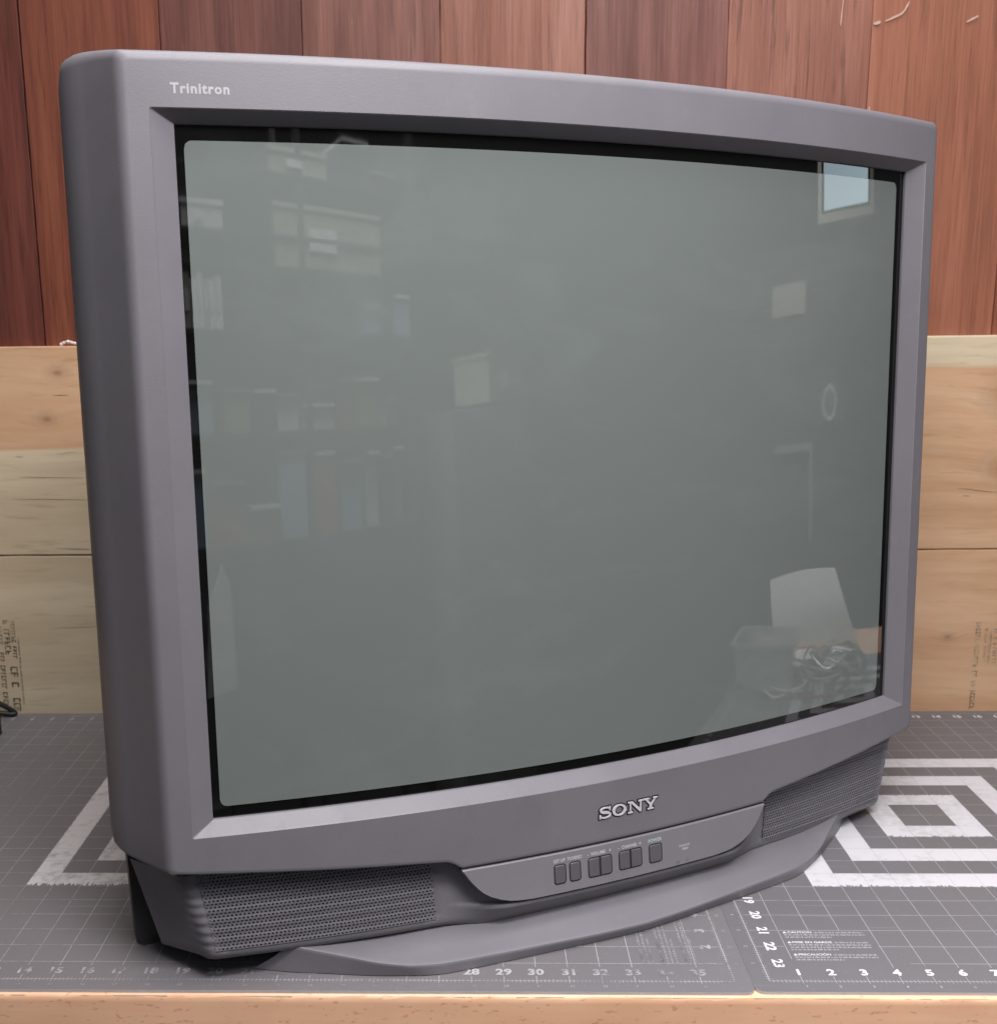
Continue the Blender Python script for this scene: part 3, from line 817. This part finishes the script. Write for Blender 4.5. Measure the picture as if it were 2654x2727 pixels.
for (u, h, r) in ((1.86, 2.71, .05), (2.24, 2.73, .035)):
    mb = MB(); P = [[T(u+rr*math.cos(a), D(u)+poff(h)+o, h+rr*math.sin(a)) for a in [6.2832*k/14 for k in range(14)]] for rr, o in ((r*1.25, .002), (r, .014), (r*.55, -.01))]
    mb.grid(P, close=True); mb.add(P[-1], [tuple(range(14))]); mb.build('indicator_light', M_BTN, panel, smooth=50)

# --- maker's letters, slab serif, proud of a dark recess
def stroke(P, wd):
    V = []; n = len(P)
    for i, p in enumerate(P):
        t = (P[min(i+1, n-1)]-P[max(i-1, 0)]).normalized(); nn = Vector((-t.y, t.x)); w_ = wd[i]/2
        V.append((p+nn*w_, p-nn*w_))
    return V
def letter_shapes(g):
    """list of (letter offset, polygons) in units of cap height; g grows every shape"""
    out = []
    def poly(x, pts):
        c = Vector((sum(p[0] for p in pts)/len(pts), sum(p[1] for p in pts)/len(pts))); q = []
        n = len(pts); area_ = sum(pts[i][0]*pts[(i+1) % n][1]-pts[(i+1) % n][0]*pts[i][1] for i in range(n))
        if area_ < 0: pts = pts[::-1]
        for i in range(n):
            a, b, c2 = Vector(pts[i-1]), Vector(pts[i]), Vector(pts[(i+1) % n])
            e1 = (b-a).normalized(); e2 = (c2-b).normalized(); n1 = Vector((e1.y, -e1.x)); n2 = Vector((e2.y, -e2.x))
            m = (n1+n2); m = m/max(.35, m.dot(n1)) if m.length > 1e-6 else n1
            q.append(b+m*g)
        out.append([(x+p.x, p.y) for p in q])
    def sweep(x, P, wd):
        S_ = stroke(P, [w_+2*g for w_ in wd])
        for (a, b), (c, d) in zip(S_, S_[1:]): out.append([(x+a.x, a.y), (x+c.x, c.y), (x+d.x, d.y), (x+b.x, b.y)])
    # S
    C_ = [(1.02, .76), (.93, .87), (.70, .925), (.42, .905), (.24, .80), (.22, .67), (.36, .575), (.60, .525), (.86, .47), (1.01, .36), (1.0, .21), (.84, .105), (.56, .075), (.30, .125), (.17, .25)]
    P = [Vector((p.x, p.y)) for p in catmull([(a, b, 0) for a, b in C_], 4)]
    n = len(P); wd = []
    for i in range(n):
        t = i/(n-1); wd.append(.125+.11*math.exp(-((t-.5)/.17)**2)+.02*math.exp(-((t-.27)/.06)**2)+.03*math.exp(-((t-.73)/.06)**2))
    sweep(0, P, wd)
    poly(0, [(.95, .64), (1.06, .64), (1.06, 1.0), (.97, 1.0)]); poly(0, [(.10, .0), (.19, .0), (.22, .36), (.10, .36)])
    # O
    P = []; wd = []
    for k in range(41):
        a = 6.28318*k/40; P.append(Vector((.64+.50*math.cos(a), .5+.425*math.sin(a)))); wd.append(.12+.12*abs(math.cos(a))**1.5)
    sweep(1.20, P, wd)
    # N
    x = 2.62
    poly(x, [(.0, .89), (.40, .89), (.40, 1.0), (.0, 1.0)]); poly(x, [(.15, .12), (.27, .12), (.27, .88), (.15, .88)]); poly(x, [(.0, .0), (.43, .0), (.43, .11), (.0, .11)])
    poly(x, [(.20, 1.0), (.42, 1.0), (1.20, .16), (1.20, .0), (1.06, .0), (.20, .94)])
    poly(x, [(1.08, .0), (1.20, .0), (1.20, .88), (1.08, .88)]); poly(x, [(.92, .89), (1.36, .89), (1.36, 1.0), (.92, 1.0)])
    # Y
    x = 4.02
    poly(x, [(.0, .89), (.52, .89), (.52, 1.0), (.0, 1.0)]); poly(x, [(.88, .89), (1.30, .89), (1.30, 1.0), (.88, 1.0)])
    poly(x, [(.14, .90), (.37, .90), (.76, .44), (.55, .40)]); poly(x, [(1.02, .90), (1.15, .90), (.78, .38), (.68, .47)])
    poly(x, [(.55, .11), (.77, .11), (.77, .46), (.55, .46)]); poly(x, [(.38, .0), (.94, .0), (.94, .11), (.38, .11)])
    return out
def letters(name, g, o0, o1, mat, parent):
    mb = MB(); U0, H0, HH = -1.10, 4.685, .375; KX = 2.205/5.32
    for i, P in enumerate(letter_shapes(g)):
        e = (i % 7)*.0006
        P = [(U0+x*KX, H0+y*HH) for x, y in P]; n = len(P)
        A = [T(u, D(u)+o0, h) for u, h in P]; B = [T(u, D(u)+o1+e, h) for u, h in P]
        ar = sum(P[k][0]*P[(k+1) % n][1]-P[(k+1) % n][0]*P[k][1] for k in range(n))
        f = tuple(range(n)); mb.add(B, [f if ar > 0 else f[::-1]]); mb.grid([A, B], close=True)
    return mb.build(name, mat, parent)
lg = letters('brand_letters', 0, -.02, .035, M_LETTER, bez)
letters('letter_recess', .115, -.02, .004, M_GAP, bez)
mb = MB(); put_text(mb, 'Trinitron', lambda x, y: T(-12.74+x, D(-12.74+x)+.005, 25.43+y), height=.25, width=1.43, bold=.034, align='l', space=1.14); mb.build('model_lettering', M_WHITEINK, bez)

# --- stand: lip in front with rim, resting on the mat
CR = [(0, 1.08), (1.5, .98), (3, .82), (5, .58), (6.4, .38), (7.0, .24), (7.6, .06), (8.4, -.34), (9.3, -.92), (10.0, -1.36), (10.6, -1.74)]
n = len(CR)
CT = [(0, .97), (1.5, .88), (3, .74), (5, .56), (6.4, .40), (6.95, .26), (7.5, .02), (8.5, -.48), (9.6, -1.15), (10.6, -1.75), (11.5, -2.42)]
BK = [(0, -.95), (1.5, -1.0), (2.9, -1.1), (4.6, -1.5), (5.6, -1.9), (6.2, -1.9), (6.9, -2.2), (7.8, -2.5), (8.8, -2.8), (9.6, -3.0), (10.3, -3.1)]
def half(C, s): return catmull([(s*u, d, 0) for u, d in C], 5)
def full(C): return list(reversed(half(C, -1)))[:-1]+half(C, 1)
cr, ct, bk = full(CR), full(CT), full(BK)
m_ = len(cr); rows = []
def hcr(u): return interp(abs(u), [(0, 1.5), (6.9, 1.5), (7.6, 1.54), (8.4, 1.63), (9.3, 1.79), (10.0, 1.91), (10.6, 2.02)])
bkh = lambda u: 2.06
def blend(a, b, t): return a+(b-a)*t
for t, zf in ((0, 0), (.35, .36), (.7, .72), (.93, .965)):
    rows.append([Yf(blend(b.x, c.x, t), blend(b.y, c.y, t), blend(bkh(c.x), hcr(c.x)+.03, zf)) for b, c in zip(bk, cr)])
rows.append([Yf(blend(b.x, c.x, .985), blend(b.y, c.y, .985), hcr(c.x)+.034) for b, c in zip(bk, cr)])
rows.append([Yf(c.x, c.y+.012, hcr(c.x)+.012) for c in cr])
rows.append([Yf(blend(c.x, k.x, .05), blend(c.y, k.y, .05)+.03, hcr(c.x)-.03) for c, k in zip(cr, ct)])
rows.append([Yf(blend(c.x, k.x, .12), blend(c.y, k.y, .12)+.03, hcr(c.x)-.07) for c, k in zip(cr, ct)])
rows.append([Yf(blend(c.x, k.x, .5), blend(c.y, k.y, .5)+.02, blend(hcr(c.x), GZ, .5)) for c, k in zip(cr, ct)])
rows.append([Yf(k.x, k.y+.01, GZ+.03) for k in ct]); rows.append([Yf(k.x, k.y-.03, GZ+.002) for k in ct])
rows.append([Yf(k.x*.9, k.y*.5-6, GZ+.004) for k in ct])
mb = MB(); mb.grid(rows, flip=False); mb.build('stand_lip', M_CASE, tv, smooth=30)

# --- rear shell
def hg(u, d):
    h = GZ
    for _ in range(8):
        z = (T(u, d, h)[2]); h -= z/LAM
    return h
secs = [  # d, half width, top, bottom inset, bottom height above mat
    (-5.35, 14.60, 26.15, .30, .0), (-5.9, 14.55, 26.2, .28, 0), (-7.6, 13.9, 26.0, .3, 0), (-10, 12.8, 25.2, .6, 0), (-13.5, 10.0, 23.2, 1, .3), (-16.5, 6.6, 20.0, 1.2, .8), (-17.6, 4.6, 18.0, 1.0, 1.4)]
rows = []
for d, hw, zt, bi, up in secs:
    P = []
    def sp(u, h): P.append((u, d, h))
    r = .9
    b0 = hg(-hw, d)+up; b1 = hg(hw, d)+up
    for k in range(11): t = -1+2*k/10; u = t*(hw-bi-.25); sp(u, hg(u, d)+up+.004)
    sp(hw-bi, b1+.25)
    for k in range(1, 9): t = k/8; sp(hw-bi*(1-smoothstep(0, 1, min(1, t*3.5))), b1+.25+(zt-r-b1-.25)*t)
    for k in range(1, 6): a = math.pi/2*k/6; sp(hw-r+r*math.cos(a), zt-r+r*math.sin(a))
    for k in range(11): t = 1-2*k/10; sp(t*(hw-r), zt)
    for k in range(1, 6): a = math.pi/2*k/6; sp(-hw+r-r*math.sin(a), zt-r+r*math.cos(a))
    for k in range(8, 0, -1): t = k/8; sp(-hw+bi*(1-smoothstep(0, 1, min(1, t*3.5))), b0+.25+(zt-r-b0-.25)*t)
    sp(-hw+bi, b0+.25)
    rows.append([T(*p) for p in P])
mb = MB(); mb.grid(rows, close=True); nn = len(rows[0]); mb.add(rows[0], [tuple(range(nn))[::-1]]); mb.add(rows[-1], [tuple(range(nn))])
mb.build('rear_shell', M_BACK, tv, smooth=40)

# ------------------------------------------------------------------ cable at the back left
mb = MB()
P = catmull([(-30, 22.6, .9), (-27.5, 23.0, 1.6), (-25.6, 23.4, 1.35), (-24.7, 23.75, .75), (-24.1, 24.0, .22), (-24.2, 23.9, .14), (-25.2, 23.7, .3), (-26.5, 23.5, .24), (-30, 23.2, .14)], 8)
mb.tube(P, .13, 10)
c = mb.build('power_cable', M_BLACKRUB, None, smooth=60); tag(c, 'black power cable looped against the planks in the back left corner', 'cable')

# ------------------------------------------------------------------ things mirrored in the tube glass, right of and behind the camera
FL = -36.0
def solid(name, mat, parent, boxes):
    mb = MB()
    for b in boxes: mb.box(*b)
    return mb.build(name, mat, parent)
M_DARK = flat('dark_steel', (.05, .05, .055), .5); M_WHITEP = flat('white_enamel', (.72, .72, .71), .4); M_CARD = flat('pale_cardboard', (.42, .385, .33), .7); M_PAPER = flat('paper', (.80, .80, .79), .7); M_FOIL = flat('silver_foil', (.75, .75, .75), .25, .8)
t = empty('storage_shelf', (36, -84, FL)); tag(t, 'dark steel shelving with boxes and binders mirrored in the left of the screen', 'shelving')
for x in (9, 36, 63):
    for y in (-79.4, -90): solid('upright', M_DARK, t, [(x-.6, x+.6, y-.6, y+.6, FL, 50)])
for z in (-20, 6, 27, 33.4, 36.5, 42.6): solid('shelf', M_DARK, t, [(8.8, 63.2, -90.5, -78.7, z, z+.35)])
for i in range(6):
    x = 13.6+i*1.12; r = random.Random(i)
    b = empty('binder', (x+.5, -81, 27.36)); tag(b, ['white', 'pale grey', 'off white', 'white', 'pale grey', 'cream'][i]+' ring binder, number %s from the left of the mirrored shelf' % ('one', 'two', 'three', 'four', 'five', 'six')[i], 'binder', 'ring binders on the shelf')
    solid('cover', M_PAPER if i % 3 else M_CARD, b, [(x, x+.98, -88, -79, 27.36, 32.2+r.uniform(-.3, .5))]); solid('spine_label', M_WHITEP, b, [(x+.2, x+.78, -78.98, -78.9, 29, 31)])
def carton(x0, x1, z0, z1, y0, y1, label, mat):
    b = empty('carton', ((x0+x1)/2, (y0+y1)/2, z0)); tag(b, label, 'box')
    solid('box_body', mat, b, [(x0, x1, y0, y1, z0, z1)])
    solid('lid', mat, b, [(x0-.2, x1+.2, y0-.2, y1+.2, z1+.01, z1+.5)]); solid('side_label', M_PAPER, b, [(x0+(x1-x0)*.3, x0+(x1-x0)*.55, y1+.21, y1+.26, z0+(z1-z0)*.3, z0+(z1-z0)*.7)])
carton(30.5, 54, 33.78, 39.6, -89, -79, 'wide pale carton on the middle shelf mirrored in the screen', M_CARD)
carton(30, 42, 42.98, 45.0, -89, -79, 'flat pale carton on the top shelf mirrored in the screen', M_CARD)
carton(14, 21, 36.88, 39.0, -89, -79, 'low pale carton above the binders mirrored in the screen', M_PAPER)
carton(84, 97, 19.4, 25.2, -90, -77, 'pale carton on the tall grey cabinet mirrored in the screen', M_CARD)
mb = MB(); mb.tube([(36+k, -82, 29.0) for k in range(12)], .9, 14); tag(mb.build('foil_roll', M_FOIL, None, smooth=40), 'silver foil roll on the shelf below the wide carton', 'roll')
t = empty('cabinet', (79, -84, FL)); tag(t, 'tall grey metal cabinet mirrored near the middle of the screen', 'cabinet')
M_ENAM = flat('grey_enamel', (.26, .27, .27), .45)
solid('body', M_ENAM, t, [(70, 98, -92, -76, FL, 18.8)]); solid('door', M_ENAM, t, [(70.4, 83.8, -75.95, -75.4, FL+2, 18.4)]); solid('door', M_ENAM, t, [(84.2, 97.6, -75.95, -75.4, FL+2, 18.4)]); solid('handle', M_DARK, t, [(82.6, 83.1, -75.35, -74.8, -10, -4)])
t = empty('sign_stand', (7.6, -50, FL)); tag(t, 'slim white card on a floor stand mirrored at the left edge of the screen', 'sign stand')
solid('pole', M_DARK, t, [(7.9, 8.3, -50.9, -50.5, FL+.6, -2.2)]); solid('foot', M_DARK, t, [(3.5, 12, -54, -47, FL, FL+.6)])
P = [(5.6, -2.0), (9.4, -1.6), (9.2, 6.1), (8.3, 7.7), (6.2, 4.6)]
mb = MB(); A = [(x, -50.0, z) for x, z in P]; B = [(x, -50.4, z) for x, z in P]; mb.add(A, [(4, 3, 2, 1, 0)]); mb.add(B, [(0, 1, 2, 3, 4)]); mb.grid([A, B], close=True); mb.build('card', M_PAPER, t)
t = empty('added_side_cabinet', (118, 10, FL)); tag(t, 'dark wide cabinet added below the window to darken the right of the screen', 'cabinet')
solid('body', M_DARK, t, [(113, 128, -34, 40, FL, 33)])  # added dark block: carries the notice and darkens the reflection at the right
for y in (-33.5, -9, 15.5): solid('door', M_DARK, t, [(112.4, 112.95, y, y+23.8, FL+3, 32.4)])
for (y0, y1, z0, z1, lb) in ((-8.4, 1, 25.2, 28.8, 'square white notice taped to the added dark cabinet'),):
    mb = MB(); mb.box(112.25, 112.36, y0, y1, z0, z1); tag(mb.build('paper_notice', M_CARD, None), lb, 'notice')
# bench clutter to the right, mirrored low in the screen
def sheet(pts, label):
    mb = MB(); A = []; B = []
    (a, b, c, d) = [Vector(p) for p in pts]; rows = []
    for i in range(9):
        row = []
        for j in range(9):
            u, v = i/8, j/8; p = (a*(1-u)+b*u)*(1-v)+(d*(1-u)+c*u)*v; p = p+Vector((-.9*math.sin(math.pi*v)*(.4+.6*u), 0, .3*math.sin(math.pi*u))); row.append(tuple(p))
        rows.append(row)
    mb.grid(rows); n0 = len(mb.V); mb.grid([[(x+.03, y, z-.03) for x, y, z in r] for r in rows], flip=True)
    tag(mb.build('paper_sheet', M_PAPER, None, smooth=60), label, 'paper', 'loose sheets on the bench')
sheet([(49, 1.6, 4.4), (49, 10.2, 5.0), (46.5, 13.2, .25), (46.5, 2.6, .25)], 'white sheet propped up on the bench right of the television, mirrored in the screen')
sheet([(46, 4, .06), (45, 11, .06), (40, 10, .3), (41, 4.5, .06)], 'white sheet lying flat on the bench beside the plastic tub')
t = empty('plastic_tub', (36.5, 3.3, .0)); tag(t, 'small clear plastic tub on the right cutting mat, mirrored in the screen', 'tub')
m, nt, b_ = new_mat('milky_plastic'); b_.inputs['Base Color'].default_value = (.7, .7, .72, 1); b_.inputs['Roughness'].default_value = .15; b_.inputs['Alpha'].default_value = .6
mb = MB(); L = []
for (g, z) in ((0, .05), (.35, 2.9), (.6, 2.95), (.6, 3.15), (.25, 3.15), (-.1, .2)):
    L.append([(36.5+sx*(2.2+g), 3.3+sy*(2.6+g), z) for sx, sy in ((-1, -.85), (-.85, -1), (.85, -1), (1, -.85), (1, .85), (.85, 1), (-.85, 1), (-1, .85))])
mb.grid(L, close=True); mb.add(L[0], [tuple(range(8))[::-1]]); mb.build('tub_body', m, t, smooth=40)
r = random.Random(12)
for i, (lb, mt) in enumerate((('brown cable trailing from the plastic tub towards the bench front', flat('brown_rubber', (.12, .05, .03), .5)), ('white cable bundled between the tub and the propped sheet', M_PAPER), ('red cable curled at the back of the cable tangle', flat('red_rubber', (.25, .03, .02), .5)), ('black cable coiled on the right cutting mat', M_BLACKRUB), ('dark grey cable tangled behind the plastic tub', M_DARK), ('pale grey cable looped beside the loose sheets', M_CARD), ('silver braided cable lying across the cable tangle', M_FOIL))):
    P = []; cx, cy = (35+r.uniform(0, 4), 2+i*3.2) if i < 3 else (36+r.uniform(0, 5), 9+r.uniform(-1, 2))
    for k in range(16): a = k*.85+i; rr = 1.6+1.6*r.random(); P.append((cx+rr*1.2*math.cos(a), cy+rr*math.sin(a), .14+.10*(k % 3)+max(0, i-3)*.28+r.uniform(0, .9)*(k > 3)))
    mb = MB(); mb.tube(catmull(P, 6), .11, 8); tag(mb.build('bench_cable', mt, None, smooth=60), lb, 'cable', 'cables on the bench')

t = empty('window', (112, 12, 34)); tag(t, 'small bright window with a pale frame mirrored at the top right of the screen', 'window')
wy0, wy1, wz0, wz1 = 5.3, 19.1, 35.6, 45.4
for nm, bx_ in (('frame', (111.0, 111.6, wy0-1, wy0, wz0-1, wz1+1)), ('frame', (111.0, 111.6, wy1, wy1+1, wz0-1, wz1+1)), ('frame', (111.0, 111.6, wy0, wy1, wz0-1, wz0)), ('frame', (111.0, 111.6, wy0, wy1, wz1, wz1+1)), ('glazing_bar', (111.05, 111.5, wy0, wy1, 42.2, 42.5)), ('latch', (110.8, 111.0, 7.6, 9.2, 42.9, 43.4))):
    solid(nm, M_CARD, t, [bx_])
tones = [('white', M_WHITEP), ('grey', flat('grey_card', (.25, .26, .27), .6)), ('brown', flat('brown_card', (.34, .24, .15), .7)), ('black', M_DARK), ('red', flat('red_tin', (.40, .08, .06), .4)), ('pale blue', flat('blue_tin', (.30, .40, .50), .4))]
ordn = ['first', 'second', 'third', 'fourth', 'fifth', 'sixth', 'seventh', 'eighth', 'ninth']
r = random.Random(21)
for shelf, z, hmax, xs0, xs1 in (('lowest mirrored', 6.36, 9, 12, 62), ('waist high mirrored', 17.36, 6.5, 12, 62), ('uppermost mirrored', 42.96, 4.5, 44, 62), ('binder level mirrored', 27.36, 4.5, 48, 62)):
    if z == 17.36: solid('shelf', M_DARK, bpy.data.objects['storage_shelf'], [(8.8, 63.2, -90.5, -78.7, 17, 17.35)])
    x = xs0; k = 0
    while x < xs1-3:
        wd = r.uniform(2, 6.5); hh = r.uniform(.35, 1)*hmax; tn, tm = r.choice(tones); x += r.uniform(.2, 2.0)
        if x+wd > xs1: break
        b = empty('storage_box', (x+wd/2, -83, z)); tag(b, '%s storage box, %s from the left on the %s shelf' % (tn, ordn[k], shelf), 'box', 'boxes on the mirrored shelves')
        solid('box_body', tm, b, [(x, x+wd, -87, -79.2+r.uniform(-1, .2), z, z+hh)]); solid('lid', tones[k % 2][1], b, [(x-.1, x+wd+.1, -87.1, -78.8, z+hh+.01, z+hh+.4)])
        x += wd; k += 1

# ------------------------------------------------------------------ small things at the left edge
t = empty('power_adapter', (-25.4, 20.6, 0.01)); tag(t, 'black power adapter half out of frame on the left cutting mat', 'adapter')
mb = MB(); L = []
for g, z in ((0, .02), (.0, .12), (0, 1.0), (-.12, 1.12)):
    L.append([(-25.4+sx*(1.62+g), 20.6+sy*(1.1+g), z) for sx, sy in ((-1, -.8), (-.86, -1), (.86, -1), (1, -.8), (1, .8), (.86, 1), (-.86, 1), (-1, .8))])
mb.grid(L, close=True); mb.add(L[-1], [tuple(range(8))]); mb.build('adapter_body', M_BLACKRUB, t, smooth=40)
mb = MB(); mb.tube(catmull([(-25.4, 21.7, .5), (-25.5, 22.4, .3), (-26.4, 23.0, .2), (-28, 23.1, .15)], 6), .1, 8); mb.build('lead', M_BLACKRUB, t, smooth=60)
mb = MB(); r = random.Random(8); pts = catmull([(-20.45, YW+.3, 18.52), (-20.1, YW+.2, 18.66), (-19.75, YW+.15, 18.60), (-19.4, YW+.2, 18.55)], 5)
mb.tube(pts, [.05+.05*r.random() for _ in pts], 6); mb.build('paint_flake', flat('white_flake', (.75, .70, .64), .8), splash)

t = empty('wall_clock', (112.2, 8.1, 12.3)); tag(t, 'round pale clock hung on the added dark cabinet', 'clock')
def disc(mb, x, r0, r1, cy, cz, n=28):
    mb.grid([[(x, cy+r_*math.cos(6.28318*k/n), cz+r_*math.sin(6.28318*k/n)) for k in range(n)] for r_ in (r1, r0)], close=True)
mb = MB()
ring = [[(x, 8.1+r_*math.cos(6.28318*k/28), 14.5+r_*math.sin(6.28318*k/28)) for k in range(28)] for x, r_ in ((112.35, 2.1), (111.7, 2.1), (111.6, 1.95), (111.7, 1.5))]
mb.grid(ring, close=True); mb.build('rim', M_PAPER, t, smooth=40)
mb = MB(); mb.add([(111.9, 8.1+1.55*math.cos(6.28318*k/28), 14.5+1.55*math.sin(6.28318*k/28)) for k in range(28)], [tuple(range(28))]); mb.build('dial', M_DARK, t)
solid('hand', M_PAPER, t, [(111.75, 111.85, 8.0, 8.2, 14.5, 15.7)]); solid('hand', M_PAPER, t, [(111.75, 111.85, 8.1, 9.0, 14.4, 14.58)])
t = empty('hanging_level', (112.1, 2.9, -1)); tag(t, 'slim pale spirit level hanging on the added dark cabinet below the notice', 'level')
solid('rail', M_CARD, t, [(111.9, 112.35, 2.4, 3.3, -1, 9.4)]); solid('crossbar', M_CARD, t, [(111.9, 112.35, -7.5, 3.3, 9.42, 10.3)]); solid('vial', M_FOIL, t, [(111.8, 111.88, 2.6, 3.1, 4, 5)])
